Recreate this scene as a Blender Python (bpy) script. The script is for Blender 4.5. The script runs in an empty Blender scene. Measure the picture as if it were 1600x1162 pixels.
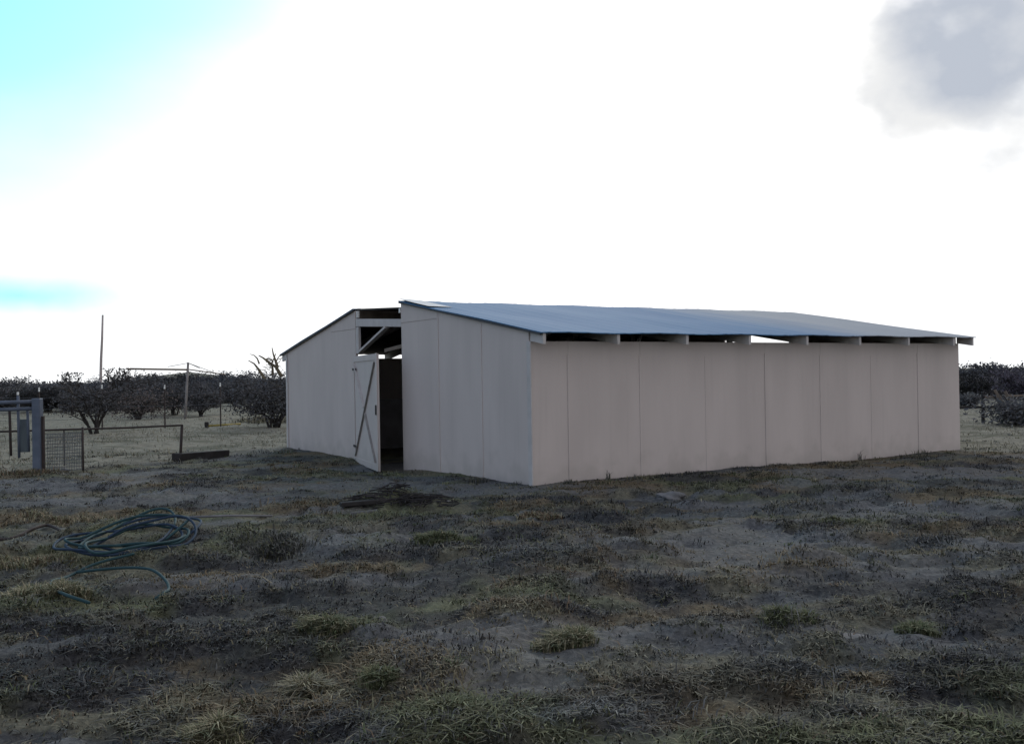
import bpy, bmesh, math, random
import numpy as np
from mathutils import Vector, Matrix
C = bpy.context.scene.collection
SC = bpy.context.scene
R = math.radians
random.seed(7); rng = np.random.default_rng(11)

# ------------------------------------------------------------------ camera
H = 1.44                      # eye height
FPX = 1543.0                  # focal length in photo pixels (1600 wide)
PITCH, ROLL = 0.28, -0.95
cd = bpy.data.cameras.new('camera'); cam = bpy.data.objects.new('camera', cd); C.objects.link(cam)
cd.sensor_width = 36; cd.lens = FPX / 1600 * 36; cd.clip_start = 0.05; cd.clip_end = 9000
cam.matrix_world = Matrix.Translation((0, 0, H)) @ Matrix.Rotation(R(90 + PITCH), 4, 'X') @ Matrix.Rotation(R(ROLL), 4, 'Z')
SC.camera = cam
SC.render.resolution_x, SC.render.resolution_y = 1024, 743
CAMM = cam.matrix_world.to_3x3()

def ray(px, py):
    return (CAMM @ Vector(((px - 800) / FPX, -(py - 581) / FPX, -1))).normalized()
def gp(px, py, z=0.0):
    d = ray(px, py); t = (z - H) / d.z
    return d.x * t, d.y * t
def at(px, py, Y):            # point seen at a pixel at the depth Y
    d = ray(px, py); t = Y / d.y
    return Vector((d.x * t, Y, H + d.z * t))

# ------------------------------------------------------------------ light
SUN_EL, SUN_AZ = 24.0, 4.0    # azimuth measured from +Y towards +X
SC.view_settings.view_transform = 'Standard'; SC.view_settings.look = 'None'
SC.view_settings.exposure = 0.65; SC.view_settings.gamma = 1
sd = bpy.data.lights.new('sun', 'SUN'); sun = bpy.data.objects.new('sun', sd); C.objects.link(sun)
sd.energy = 0.7; sd.angle = R(14); sd.color = (1, .97, .92)
sv = Vector((math.sin(R(SUN_AZ)) * math.cos(R(SUN_EL)), math.cos(R(SUN_AZ)) * math.cos(R(SUN_EL)), math.sin(R(SUN_EL))))
sun.rotation_euler = sv.to_track_quat('Z', 'Y').to_euler()

W = bpy.data.worlds.new('World'); SC.world = W; W.use_nodes = True
nt = W.node_tree; N = nt.nodes; LK = nt.links
for n in list(N): N.remove(n)
def nd(t, **k):
    n = N.new(t)
    for a, b in k.items(): setattr(n, a, b)
    return n
def math_(op, a, b=None, c=None, clamp=False):
    n = nd('ShaderNodeMath', operation=op); n.use_clamp = clamp
    for i, v in enumerate((a, b, c)):
        if v is None: continue
        if isinstance(v, (int, float)): n.inputs[i].default_value = v
        else: LK.new(v, n.inputs[i])
    return n.outputs[0]
def smooth(v, a, b):
    n = nd('ShaderNodeMapRange', interpolation_type='SMOOTHSTEP'); LK.new(v, n.inputs[0])
    n.inputs[1].default_value = a; n.inputs[2].default_value = b
    return n.outputs[0]
def mixc(f, a, b):
    n = nd('ShaderNodeMix', data_type='RGBA')
    for s, v in ((0, f), (6, a), (7, b)):
        if isinstance(v, tuple): n.inputs[s].default_value = (*v, 1)
        elif isinstance(v, (int, float)): n.inputs[s].default_value = v
        else: LK.new(v, n.inputs[s])
    return n.outputs[2]
tc = nd('ShaderNodeTexCoord'); D = tc.outputs['Generated']
def dotd(v):
    v = Vector(v).normalized()
    n = nd('ShaderNodeVectorMath', operation='DOT_PRODUCT'); LK.new(D, n.inputs[0]); n.inputs[1].default_value = v
    return n.outputs['Value']
def wnoise(scale, detail, stretch=1.0, off=0):
    m = nd('ShaderNodeMapping'); LK.new(D, m.inputs[0]); m.inputs['Scale'].default_value = (1, 1, stretch); m.inputs['Location'].default_value = (off, off * .7, off * .3)
    n = nd('ShaderNodeTexNoise'); LK.new(m.outputs[0], n.inputs['Vector']); n.inputs['Scale'].default_value = scale; n.inputs['Detail'].default_value = detail
    return n.outputs[0]
sky = nd('ShaderNodeTexSky', sky_type='NISHITA', sun_disc=False)
sky.sun_elevation = R(SUN_EL); sky.sun_rotation = R(SUN_AZ); sky.altitude = 1300; sky.dust_density = 1.2
skyb = nd('ShaderNodeVectorMath', operation='SCALE'); LK.new(sky.outputs[0], skyb.inputs[0]); skyb.inputs[3].default_value = 1.18
n1 = wnoise(3.2, 6, 2.2); n2 = wnoise(7.0, 5, 1.6, 3.1)
# clear patch of sky up on the left; thin bright cloud veil elsewhere in front
clr = math_('ADD', dotd((-.5, .5, .7)), math_('MULTIPLY', math_('SUBTRACT', n1, .5), .10))
clear = smooth(clr, .725, .845)
px = ray(30, 462)
pd = nd('ShaderNodeVectorMath', operation='SUBTRACT'); LK.new(D, pd.inputs[0]); pd.inputs[1].default_value = px
ps = nd('ShaderNodeVectorMath', operation='MULTIPLY'); LK.new(pd.outputs[0], ps.inputs[0]); ps.inputs[1].default_value = (1, 1, 4.5)
pl = nd('ShaderNodeVectorMath', operation='LENGTH'); LK.new(ps.outputs[0], pl.inputs[0])
patch = math_('SUBTRACT', 1.0, smooth(math_('ADD', pl.outputs['Value'], math_('MULTIPLY', math_('SUBTRACT', n2, .5), .14)), .005, .125))
front = smooth(dotd((0.03, 1, .12)), .25, .80)          # the bright half of the sky round the sun
veil = math_('MULTIPLY', front, math_('SUBTRACT', 1.0, clear))
glow = smooth(dotd(sv), .86, 1.0)
vcol = mixc(glow, (7.4, 7.5, 7.6), (10.5, 10.3, 10.0))
# grey cloud upper right
gd = dotd(ray(1560, 20))
gm = smooth(math_('ADD', gd, math_('MULTIPLY', math_('SUBTRACT', n2, .5), .020)), .9912, .9972)
gcol = mixc(math_('ADD', smooth(gd, .9990, .9935), math_('MULTIPLY', math_('SUBTRACT', wnoise(15.0, 6, 1.4, 7.7), .5), 1.9), clamp=True), (3.0, 3.3, 3.85), (5.3, 5.35, 5.4))
gl = dotd((.0, .0, 1.0))
# rear right: broken grey cloud, rear left: open blue
rear = math_('MULTIPLY', smooth(dotd((.75, -.6, .25)), .1, .8), .75)
tint = nd('ShaderNodeVectorMath', operation='MULTIPLY'); LK.new(skyb.outputs[0], tint.inputs[0]); tint.inputs[1].default_value = (.74, 1.28, 1.12)
skyf = mixc(front, skyb.outputs[0], tint.outputs[0])
skyf = mixc(math_('MULTIPLY', math_('SUBTRACT', 1.0, front), .30), skyf, (4.9, 5.1, 6.3))
base = mixc(rear, skyf, (5.6, 5.4, 5.5))
c1 = mixc(veil, base, vcol)
c1 = mixc(math_('MULTIPLY', patch, .85), c1, (2.2, 6.0, 6.6))
c2 = mixc(math_('MULTIPLY', gm, .95), c1, gcol)
bg = nd('ShaderNodeBackground'); LK.new(c2, bg.inputs[0]); bg.inputs[1].default_value = 0.10
wo = nd('ShaderNodeOutputWorld'); LK.new(bg.outputs[0], wo.inputs[0])

# ------------------------------------------------------------------ materials
def material(name, base, var=None, scale=4.0, rough=.85, metal=0.0, bump=0.0, bscale=30.0, attr=None, stretch=(1, 1, 1), spec=.3, trans=0.0):
    m = bpy.data.materials.new(name); m.use_nodes = True
    t = m.node_tree; n = t.nodes; l = t.links; b = n['Principled BSDF']
    b.inputs['Roughness'].default_value = rough; b.inputs['Metallic'].default_value = metal
    b.inputs['Specular IOR Level'].default_value = spec
    co = n.new('ShaderNodeTexCoord'); mp = n.new('ShaderNodeMapping'); mp.inputs['Scale'].default_value = stretch
    l.new(co.outputs['Object'], mp.inputs[0])
    nz = n.new('ShaderNodeTexNoise'); nz.inputs['Scale'].default_value = scale; nz.inputs['Detail'].default_value = 6; l.new(mp.outputs[0], nz.inputs['Vector'])
    rp = n.new('ShaderNodeMapRange'); rp.inputs[1].default_value = .33; rp.inputs[2].default_value = .68; l.new(nz.outputs[0], rp.inputs[0])
    mx = n.new('ShaderNodeMix'); mx.data_type = 'RGBA'
    l.new(rp.outputs[0], mx.inputs[0]); mx.inputs[6].default_value = (*base, 1); mx.inputs[7].default_value = (*(var or tuple(c * .75 for c in base)), 1)
    out = mx.outputs[2]
    if attr:
        at_ = n.new('ShaderNodeAttribute'); at_.attribute_name = attr
        mm = n.new('ShaderNodeMix'); mm.data_type = 'RGBA'; mm.blend_type = 'MULTIPLY'; mm.inputs[0].default_value = 1
        l.new(out, mm.inputs[6]); l.new(at_.outputs['Color'], mm.inputs[7]); out = mm.outputs[2]
    l.new(out, b.inputs['Base Color'])
    if trans: b.inputs['Transmission Weight'].default_value = trans
    if bump:
        n2_ = n.new('ShaderNodeTexNoise'); n2_.inputs['Scale'].default_value = bscale; n2_.inputs['Detail'].default_value = 5; l.new(mp.outputs[0], n2_.inputs['Vector'])
        bp = n.new('ShaderNodeBump'); bp.inputs['Strength'].default_value = bump; bp.inputs['Distance'].default_value = .02; l.new(n2_.outputs[0], bp.inputs['Height']); l.new(bp.outputs[0], b.inputs['Normal'])
    return m
M = {}
def siding(name, base, stain):
    """painted plywood siding: faint vertical grain, faint drips, soil splash at the foot"""
    m = material(name, base, tuple(c * .9 for c in base), 2.2, .75, bump=.12, bscale=14, stretch=(1, 1, .25))
    t = m.node_tree; n = t.nodes; l = t.links; b = n['Principled BSDF']
    src = b.inputs['Base Color'].links[0].from_socket
    co = n.new('ShaderNodeTexCoord'); sp = n.new('ShaderNodeSeparateXYZ'); l.new(co.outputs['Object'], sp.inputs[0])
    nz = n.new('ShaderNodeTexNoise'); nz.inputs['Scale'].default_value = 3.5; nz.inputs['Detail'].default_value = 7; l.new(co.outputs['Object'], nz.inputs['Vector'])
    ad = n.new('ShaderNodeMath'); ad.operation = 'MULTIPLY_ADD'; l.new(nz.outputs[0], ad.inputs[0]); ad.inputs[1].default_value = -1.1; l.new(sp.outputs[2], ad.inputs[2])
    mr = n.new('ShaderNodeMapRange'); mr.interpolation_type = 'SMOOTHSTEP'; mr.inputs[1].default_value = -.62; mr.inputs[2].default_value = -.15; mr.inputs[3].default_value = .40; mr.inputs[4].default_value = 0
    l.new(ad.outputs[0], mr.inputs[0])
    mx = n.new('ShaderNodeMix'); mx.data_type = 'RGBA'; l.new(mr.outputs[0], mx.inputs[0]); l.new(src, mx.inputs[6]); mx.inputs[7].default_value = (*stain, 1)
    # vertical drip streaks
    mp = n.new('ShaderNodeMapping'); mp.inputs['Scale'].default_value = (9, 9, .35); l.new(co.outputs['Object'], mp.inputs[0])
    n3 = n.new('ShaderNodeTexNoise'); n3.inputs['Scale'].default_value = 1.6; n3.inputs['Detail'].default_value = 4; l.new(mp.outputs[0], n3.inputs['Vector'])
    r3 = n.new('ShaderNodeMapRange'); r3.inputs[1].default_value = .56; r3.inputs[2].default_value = .78; r3.inputs[4].default_value = .13; l.new(n3.outputs[0], r3.inputs[0])
    m3 = n.new('ShaderNodeMix'); m3.data_type = 'RGBA'; l.new(r3.outputs[0], m3.inputs[0]); l.new(mx.outputs[2], m3.inputs[6]); m3.inputs[7].default_value = (*[c * .55 for c in base], 1)
    l.new(m3.outputs[2], b.inputs['Base Color'])
    return m
M['siding'] = siding('painted_siding', (.525, .462, .430), (.32, .285, .255))
M['trim'] = material('painted_trim', (.485, .455, .44), (.41, .385, .37), 6, .75, bump=.1)
M['wood'] = material('weathered_wood', (.20, .16, .125), (.12, .095, .075), 5, .9, bump=.2, stretch=(1, 1, .3))
M['darkwood'] = material('old_dark_wood', (.038, .034, .033), (.022, .02, .02), 5, .95, bump=.3)  # dark wood, taken darker for the shadow tone at the dirt heap
M['inner'] = material('raw_plywood', (.30, .29, .30), (.22, .21, .21), 3, .95)
M['steel'] = material('blue_grey_steel', (.10, .12, .16), (.07, .088, .12), 6, .7, .0, bump=.05)
M['rust'] = material('rusty_pipe', (.036, .031, .031), (.05, .036, .031), 12, .85, bump=.2)
M['wire'] = material('galvanised_wire', (.16, .17, .18), None, 8, .5, .5)
M['hose'] = material('hose_rubber', (.018, .045, .052), (.03, .062, .068), 6, .75, spec=.12)
M['hoseblue'] = material('blue_hose_rubber', (.02, .034, .062), (.03, .05, .075), 6, .75, spec=.12)
M['rock'] = material('pale_rock', (.17, .165, .165), (.10, .10, .102), 8, .9, bump=.4)
M['leaf'] = material('scrub_leaf', (.082, .082, .084), (.056, .056, .06), 1.5, .8, attr='tint')
M['bark'] = material('bark', (.05, .043, .04), (.03, .027, .025), 8, .95, bump=.3)
M['paletwig'] = material('dry_twig', (.17, .14, .09), (.10, .08, .055), 8, .95)
M['grass'] = material('grass_blade', (1, 1, 1), (.75, .75, .75), 3, .85, attr='tint', spec=.15)
M['yellow'] = material('yellow_paint', (.35, .27, .05), (.22, .17, .04), 8, .6)
M['whitepaint'] = material('white_paint', (.75, .75, .72), (.6, .6, .58), 8, .6)
M['gate_sheet'] = material('grey_blue_sheet', (.12, .145, .16), (.09, .11, .125), 4, .7, 0)

# ------------------------------------------------------------------ helpers
class MB:
    def __init__(s): s.v = []; s.f = []
    def add(s, vs, fs):
        o = len(s.v); s.v += [tuple(v) for v in vs]; s.f += [tuple(i + o for i in f) for f in fs]; return s
    def box(s, x0, x1, y0, y1, z0, z1):
        return s.add([(x0, y0, z0), (x1, y0, z0), (x1, y1, z0), (x0, y1, z0), (x0, y0, z1), (x1, y0, z1), (x1, y1, z1), (x0, y1, z1)],
                     [(0, 3, 2, 1), (4, 5, 6, 7), (0, 1, 5, 4), (1, 2, 6, 5), (2, 3, 7, 6), (3, 0, 4, 7)])
    def prism(s, pts, axis, a, b):
        """extrude a 2-D outline along an axis; outline gives the other two coordinates"""
        def p(q, t): return (t, q[0], q[1]) if axis == 'x' else ((q[0], t, q[1]) if axis == 'y' else (q[0], q[1], t))
        n = len(pts)
        vs = [p(q, a) for q in pts] + [p(q, b) for q in pts]
        return s.add(vs, [tuple(range(n))[::-1], tuple(range(n, 2 * n))] + [(i, (i + 1) % n, n + (i + 1) % n, n + i) for i in range(n)])
    def bar(s, a, b, w, d, up=(0, 0, 1)):
        a = Vector(a); b = Vector(b); t = (b - a).normalized(); u = Vector(up)
        if abs(t.dot(u)) > .99: u = Vector((1, 0, 0))
        r = t.cross(u).normalized() * w / 2; q = r.cross(t).normalized() * d / 2
        return s.add([a - r - q, a + r - q, a + r + q, a - r + q, b - r - q, b + r - q, b + r + q, b - r + q],
                     [(0, 3, 2, 1), (4, 5, 6, 7), (0, 1, 5, 4), (1, 2, 6, 5), (2, 3, 7, 6), (3, 0, 4, 7)])
    def tube(s, pts, r, n=8, cap=True):
        pts = [Vector(p) for p in pts]; rr = r if isinstance(r, (list, tuple)) else [r] * len(pts)
        prev = None; vs = []; fs = []
        for i, p in enumerate(pts):
            t = (pts[min(i + 1, len(pts) - 1)] - pts[max(i - 1, 0)]).normalized()
            if prev is None:
                u = Vector((0, 0, 1)) if abs(t.z) < .9 else Vector((1, 0, 0)); prev = t.cross(u).normalized()
            prev = (prev - t * prev.dot(t)).normalized(); q = t.cross(prev)
            for k in range(n):
                a = 2 * math.pi * k / n
                vs.append(p + (prev * math.cos(a) + q * math.sin(a)) * rr[i])
        for i in range(len(pts) - 1):
            for k in range(n):
                k2 = (k + 1) % n
                fs.append((i * n + k, i * n + k2, (i + 1) * n + k2, (i + 1) * n + k))
        if cap: fs += [tuple(range(n))[::-1], tuple(range((len(pts) - 1) * n, len(pts) * n))]
        return s.add(vs, fs)
    def build(s, name, mat, parent=None, bevel=0, smooth_=False, tint=None):
        me = bpy.data.meshes.new(name); me.from_pydata(s.v, [], s.f); me.materials.append(mat)
        if smooth_:
            for p in me.polygons: p.use_smooth = True
        if tint is not None:
            a = me.color_attributes.new('tint', 'FLOAT_COLOR', 'POINT')
            a.data.foreach_set('color', np.asarray(tint, dtype=np.float32).ravel())
        o = bpy.data.objects.new(name, me); C.objects.link(o)
        if parent: o.parent = parent
        if bevel:
            b = o.modifiers.new('bevel', 'BEVEL'); b.width = bevel; b.segments = 1; b.limit_method = 'ANGLE'
        return o
def tag(o, label, cat, group=None, kind=None):
    if label: o['label'] = label
    if cat: o['category'] = cat
    if group: o['group'] = group
    if kind: o['kind'] = kind
    return o
def thing(name, loc, label, cat, group=None, rz=0):
    o = bpy.data.objects.new(name, None); C.objects.link(o); o.location = loc; o.rotation_euler = (0, 0, rz); o.empty_display_size = .2
    return tag(o, label, cat, group)
def copy_tree(o, parent=None):
    c = o.copy(); C.objects.link(c)
    if parent: c.parent = parent
    for ch in list(o.children): copy_tree(ch, c)
    return c

# numpy value noise
def hsh(ix, iy, seed):
    h = (ix.astype(np.int64) * 374761393 + iy.astype(np.int64) * 668265263 + seed * 974711) & 0xffffffff
    h = ((h ^ (h >> 13)) * 1274126177) & 0xffffffff
    return ((h ^ (h >> 16)) & 0xffffff) / float(0xffffff)
def vnoise(x, y, seed=0):
    ix = np.floor(x); iy = np.floor(y); fx = x - ix; fy = y - iy
    fx = fx * fx * (3 - 2 * fx); fy = fy * fy * (3 - 2 * fy)
    a = hsh(ix, iy, seed); b = hsh(ix + 1, iy, seed); c = hsh(ix, iy + 1, seed); d = hsh(ix + 1, iy + 1, seed)
    return a + (b - a) * fx + (c - a) * fy + (a - b - c + d) * fx * fy
def fbm(x, y, o=4, seed=0):
    x = np.asarray(x, float); y = np.asarray(y, float); s = 0; a = .5; t = 0
    for i in range(o):
        s = s + a * vnoise(x * 2 ** i + 17.3 * i, y * 2 ** i - 9.1 * i, seed + i); t += a; a *= .5
    return s / t
def sstep(v, a, b):
    t = np.clip((v - a) / (b - a), 0, 1); return t * t * (3 - 2 * t)

# ------------------------------------------------------------------ barn frame
S = 0.8
YAW = math.atan2(.524, .852)
CX, CY = .31 * S, 16.1 * S
UX, UY = math.cos(YAW), math.sin(YAW)
L, WD = 11.34 * S, 12.06 * S
def b2w(a, b): return CX + UX * a - UY * b, CY + UY * a + UX * b
def w2b(x, y):
    dx = x - CX; dy = y - CY
    return dx * UX + dy * UY, -dx * UY + dy * UX

# ------------------------------------------------------------------ ground
def gh(x, y):
    x = np.asarray(x, float); y = np.asarray(y, float)
    a, b = w2b(x, y)
    dx = np.maximum(np.maximum(-a, a - L), 0); dy = np.maximum(np.maximum(-b, b - WD), 0)
    db = np.sqrt(dx * dx + dy * dy); near = sstep(db, 0., 1.6)
    r = np.sqrt(x * x + y * y)
    hum = .055 * sstep(fbm(x * 2.0, y * 2.4, 3, 91), .46, .62) * np.exp(-np.maximum(r - 11, 0) / 5)
    lump = hum + .085 * (fbm(x * .55, y * .55, 3, 3) - .5) * 2 + .050 * (fbm(x * 2.3, y * 2.3, 3, 9) - .5) * 2 + .034 * (fbm(x * 7, y * 7, 2, 21) - .5) * 2 * np.exp(-np.maximum(r - 12, 0) / 8)
    z = lump * (.25 + .75 * near)
    z = z + .05 * np.exp(-(db / .35) ** 2) * (fbm(x * 1.3, y * 1.3, 2, 5) - .25)          # soil banked against the walls
    da, dbb = a + .5, b - 4.3
    z = z - .085 * np.exp(-(da ** 2 / .8 + dbb ** 2 / 1.6))                                    # worn hollow at the door
    mx, my = gp(635, 792); z = z + .15 * np.exp(-(((x - mx) / .62) ** 2 + ((y - my) / .25) ** 2)) * (.5 + fbm(x * 5, y * 5, 2, 14))
    mx, my = gp(400, 850); z = z + .07 * np.exp(-(((x - mx) / .4) ** 2 + ((y - my) / .3) ** 2))
    far = sstep(r, 60, 400)
    z = z + far * (fbm(x * .006, y * .006, 3, 40) - .5) * 3.0
    z = z + 15 * np.exp(-(((x + 395) / 30) ** 2 + ((y - 1250) / 160) ** 2))
    z = z + sstep(y, 700, 1800) * 5 * fbm(x * .002, y * .002, 3, 77)
    return z
def axis(segs):
    out = []
    for a, b, st in segs: out += list(np.arange(a, b, st))
    return np.array(out)
gx = np.concatenate([-np.geomspace(3000, 14, 60), axis([(-13.6, -7, .14), (-7, 7, .045), (7, 14, .12)]), np.geomspace(14.2, 3000, 60)])
gy = np.concatenate([-np.geomspace(600, 3, 16), axis([(-2, 2.6, .25), (2.6, 9.5, .04), (9.5, 15, .06), (15, 30, .18)]), np.geomspace(30.3, 4200, 70)])
GX, GY = np.meshgrid(gx, gy)
GZ = gh(GX, GY)
nx, ny = len(gx), len(gy)
me = bpy.data.meshes.new('ground')
co = np.stack([GX, GY, GZ], -1).reshape(-1, 3)
ii = np.arange(nx * ny).reshape(ny, nx)
q = np.stack([ii[:-1, :-1], ii[:-1, 1:], ii[1:, 1:], ii[1:, :-1]], -1).reshape(-1, 4)
me.vertices.add(len(co)); me.vertices.foreach_set('co', co.ravel().astype(np.float32))
me.loops.add(q.size); me.loops.foreach_set('vertex_index', q.ravel().astype(np.int32))
me.polygons.add(len(q)); me.polygons.foreach_set('loop_start', np.arange(0, q.size, 4, dtype=np.int32)); me.polygons.foreach_set('loop_total', np.full(len(q), 4, dtype=np.int32))
me.polygons.foreach_set('use_smooth', np.ones(len(q), dtype=bool))
me.update(calc_edges=True); me.validate()
def patchcol(x, y):
    x = np.asarray(x, float)[..., None]; y = np.asarray(y, float)[..., None]
    c = np.array((.034, .036, .043)) * (.8 + .5 * fbm(x * 4, y * 4, 3, 110))
    for f, (sx, sy), sd, lo, col in ((1.0, (.75, .95), 101, .47, (.080, .088, .056)), (1.0, (.9, 1.1), 131, .52, (.094, .077, .054)), (.9, (.6, 1.2), 151, .54, (.068, .077, .093)), (.8, (2.1, 2.6), 171, .55, (.108, .105, .083)), (.5, (2.6, 3.2), 191, .56, (.030, .032, .035))):
        k = f * sstep(fbm(x * sx, y * sy, 4, sd), lo, lo + .10); c = c * (1 - k) + np.array(col) * k
    return c * np.array((1.34, 1.28, 1.10))
def cover(x, y):
    """r: dry pale grass cover (edge set where the foreground shade ends), g: green weeds, b: bare silt"""
    x = np.asarray(x, float); y = np.asarray(y, float)
    n = fbm(x * .35, y * .35, 4, 51)
    line = np.where(x < 0, np.clip(20.8 + 1.45 * (x + 4.5), 14.6, 21.5), 17.3) + (n - .5) * 3.2 + (fbm(x * 1.7, y * 1.7, 3, 53) - .5) * 1.5
    dry = sstep(y, line - .9, line + 1.3)  # pale grass beyond, dark soil before; foreground shade is put into the soil colour
    gr = sstep(fbm(x * .8, y * .8, 4, 61), .52, .66)
    silt = sstep(fbm(x * .5 + 5, y * 1.3, 5, 71), .56, .68) * (1 - dry) * .8
    for (cx, cy, sx, sy) in ((60, 788, 1.7, .40), (210, 776, 1.7, .45), (560, 850, .9, .5), (345, 780, 1.3, .42), (470, 765, 1.2, .4), (350, 815, 1.0, .2), (1010, 860, .8, .35)):
        ax, ay = gp(cx, cy); silt = np.maximum(silt, np.exp(-(((x - ax) / sx) ** 2 + ((y - ay) / sy) ** 2)) * sstep(fbm(x * 2.2, y * 3, 4, 73), .12, .42))
    return dry, gr, silt
dr, gr_, si = cover(GX, GY)
at_ = me.color_attributes.new('cover', 'FLOAT_COLOR', 'POINT')
at_.data.foreach_set('color', np.stack([dr, gr_, si, np.ones_like(dr)], -1).astype(np.float32).ravel())
a2_ = me.color_attributes.new('patch', 'FLOAT_COLOR', 'POINT')
a2_.data.foreach_set('color', np.concatenate([patchcol(GX, GY), np.ones_like(dr)[..., None]], -1).astype(np.float32).ravel())
gm_ = bpy.data.materials.new('yard_ground'); gm_.use_nodes = True
def ground_nodes(m):
    t = m.node_tree; n = t.nodes; l = t.links; b = n['Principled BSDF']; b.inputs['Roughness'].default_value = .95; b.inputs['Specular IOR Level'].default_value = .1
    g = n.new('ShaderNodeNewGeometry')
    def noise(sc, det, st=(1, 1, 1)):
        mp = n.new('ShaderNodeMapping'); mp.inputs['Scale'].default_value = st; l.new(g.outputs['Position'], mp.inputs[0])
        z = n.new('ShaderNodeTexNoise'); z.inputs['Scale'].default_value = sc; z.inputs['Detail'].default_value = det; z.inputs['Roughness'].default_value = .65; l.new(mp.outputs[0], z.inputs['Vector']); return z.outputs[0]
    def rng_(v, a, b_):
        r = n.new('ShaderNodeMapRange'); r.interpolation_type = 'SMOOTHSTEP'; r.inputs[1].default_value = a; r.inputs[2].default_value = b_; l.new(v, r.inputs[0]); return r.outputs[0]
    def mix(f, a, b_, k=None):
        x = n.new('ShaderNodeMix'); x.data_type = 'RGBA'
        for s_, v in ((0, f), (6, a), (7, b_)):
            if isinstance(v, tuple): x.inputs[s_].default_value = (*v, 1)
            elif isinstance(v, float): x.inputs[s_].default_value = v
            else: l.new(v, x.inputs[s_])
        return x.outputs[2]
    def mul(a, k):
        x = n.new('ShaderNodeMath'); x.operation = 'MULTIPLY'; l.new(a, x.inputs[0])
        if isinstance(k, float): x.inputs[1].default_value = k
        else: l.new(k, x.inputs[1])
        return x.outputs[0]
    at2 = n.new('ShaderNodeAttribute'); at2.attribute_name = 'cover'; sp = n.new('ShaderNodeSeparateColor'); l.new(at2.outputs['Color'], sp.inputs[0])
    fine = noise(26, 8); mid = noise(5, 8); big = noise(1.1, 6)
    soil = mix(rng_(mid, .35, .65), (.028, .027, .029), (.064, .059, .057))
    soil = mix(mul(rng_(noise(.8, 5), .52, .66), .7), soil, (.058, .047, .038))
    litter = mix(rng_(fine, .50, .66), soil, (.135, .122, .098))
    weed = mix(rng_(noise(14, 8), .42, .62), (.036, .037, .027), (.088, .090, .058))
    c = mix(mul(sp.outputs[1], .75), litter, weed)
    at3 = n.new('ShaderNodeAttribute'); at3.attribute_name = 'patch'
    sc = n.new('ShaderNodeVectorMath'); sc.operation = 'SCALE'; l.new(at3.outputs['Color'], sc.inputs[0])
    fr = n.new('ShaderNodeMapRange'); fr.inputs[1].default_value = .3; fr.inputs[2].default_value = .7; fr.inputs[3].default_value = .6; fr.inputs[4].default_value = 1.45; l.new(fine, fr.inputs[0]); l.new(fr.outputs[0], sc.inputs[3])
    c = mix(.72, c, sc.outputs[0])
    siltc = mix(rng_(fine, .40, .66), (.10, .102, .105), (.165, .165, .165))
    c = mix(mul(sp.outputs[2], .85), c, siltc)
    straw = mix(rng_(noise(3.0, 8, (1, 1, 1)), .36, .64), (.135, .128, .100), (.222, .205, .160))
    straw = mix(mul(rng_(noise(.55, 8, (1, 1.6, 1)), .50, .60), .8), straw, (.088, .086, .060))
    c = mix(sp.outputs[0], c, straw)
    l.new(c, b.inputs['Base Color'])
    bp = n.new('ShaderNodeBump'); bp.inputs['Strength'].default_value = .8; bp.inputs['Distance'].default_value = .025; l.new(fine, bp.inputs['Height']); l.new(bp.outputs[0], b.inputs['Normal'])
ground_nodes(gm_)
me.materials.append(gm_)
ground = bpy.data.objects.new('ground', me); C.objects.link(ground); ground['kind'] = 'structure'

# ------------------------------------------------------------------ barn
barn = thing('barn', (CX, CY, 0), 'long low cream barn with blue metal roof and open central doorway', 'barn', rz=YAW)
HS = 1.90; E0 = 2.045; SL = .168; RY0, RY1 = 3.92, 5.86       # wall top, roof underside at wall, slope, aisle edges
def rz_(y): return E0 + SL * (y if y < WD / 2 else WD - y)
T = .045
# side walls: panels of siding built as one wall each, with shallow grooves between sheets
def side_wall(y0, y1):
    m = MB(); seams = [.74 * S + i * 1.222 for i in range(7)]
    xs = [0.0] + seams + [L]
    for i in range(len(xs) - 1):
        a = xs[i] + (.001 if i else 0); b = xs[i + 1] - (.001 if i < len(xs) - 2 else 0)
        j = .003 * ((i * 7) % 3)
        m.box(a, b, y0 - (j if y0 < 1 else 0), y1 + (j if y0 > 1 else 0), -.25, HS)
    m.box(.02, L - .02, y0 + .012, y1 - .012, -.24, HS - .01)
    return m, seams
m, seams = side_wall(0, T); wl = m.build('side_wall', M['siding'], barn)
m, _ = side_wall(WD - T, WD); m.build('side_wall', M['siding'], barn)
for i, x in enumerate(seams):
    MB().box(x - .019, x + .019, -.0105, .002, .02 - .2, HS - .17 - .02 * (i % 3)).build('batten', M['siding'], barn)
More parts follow.
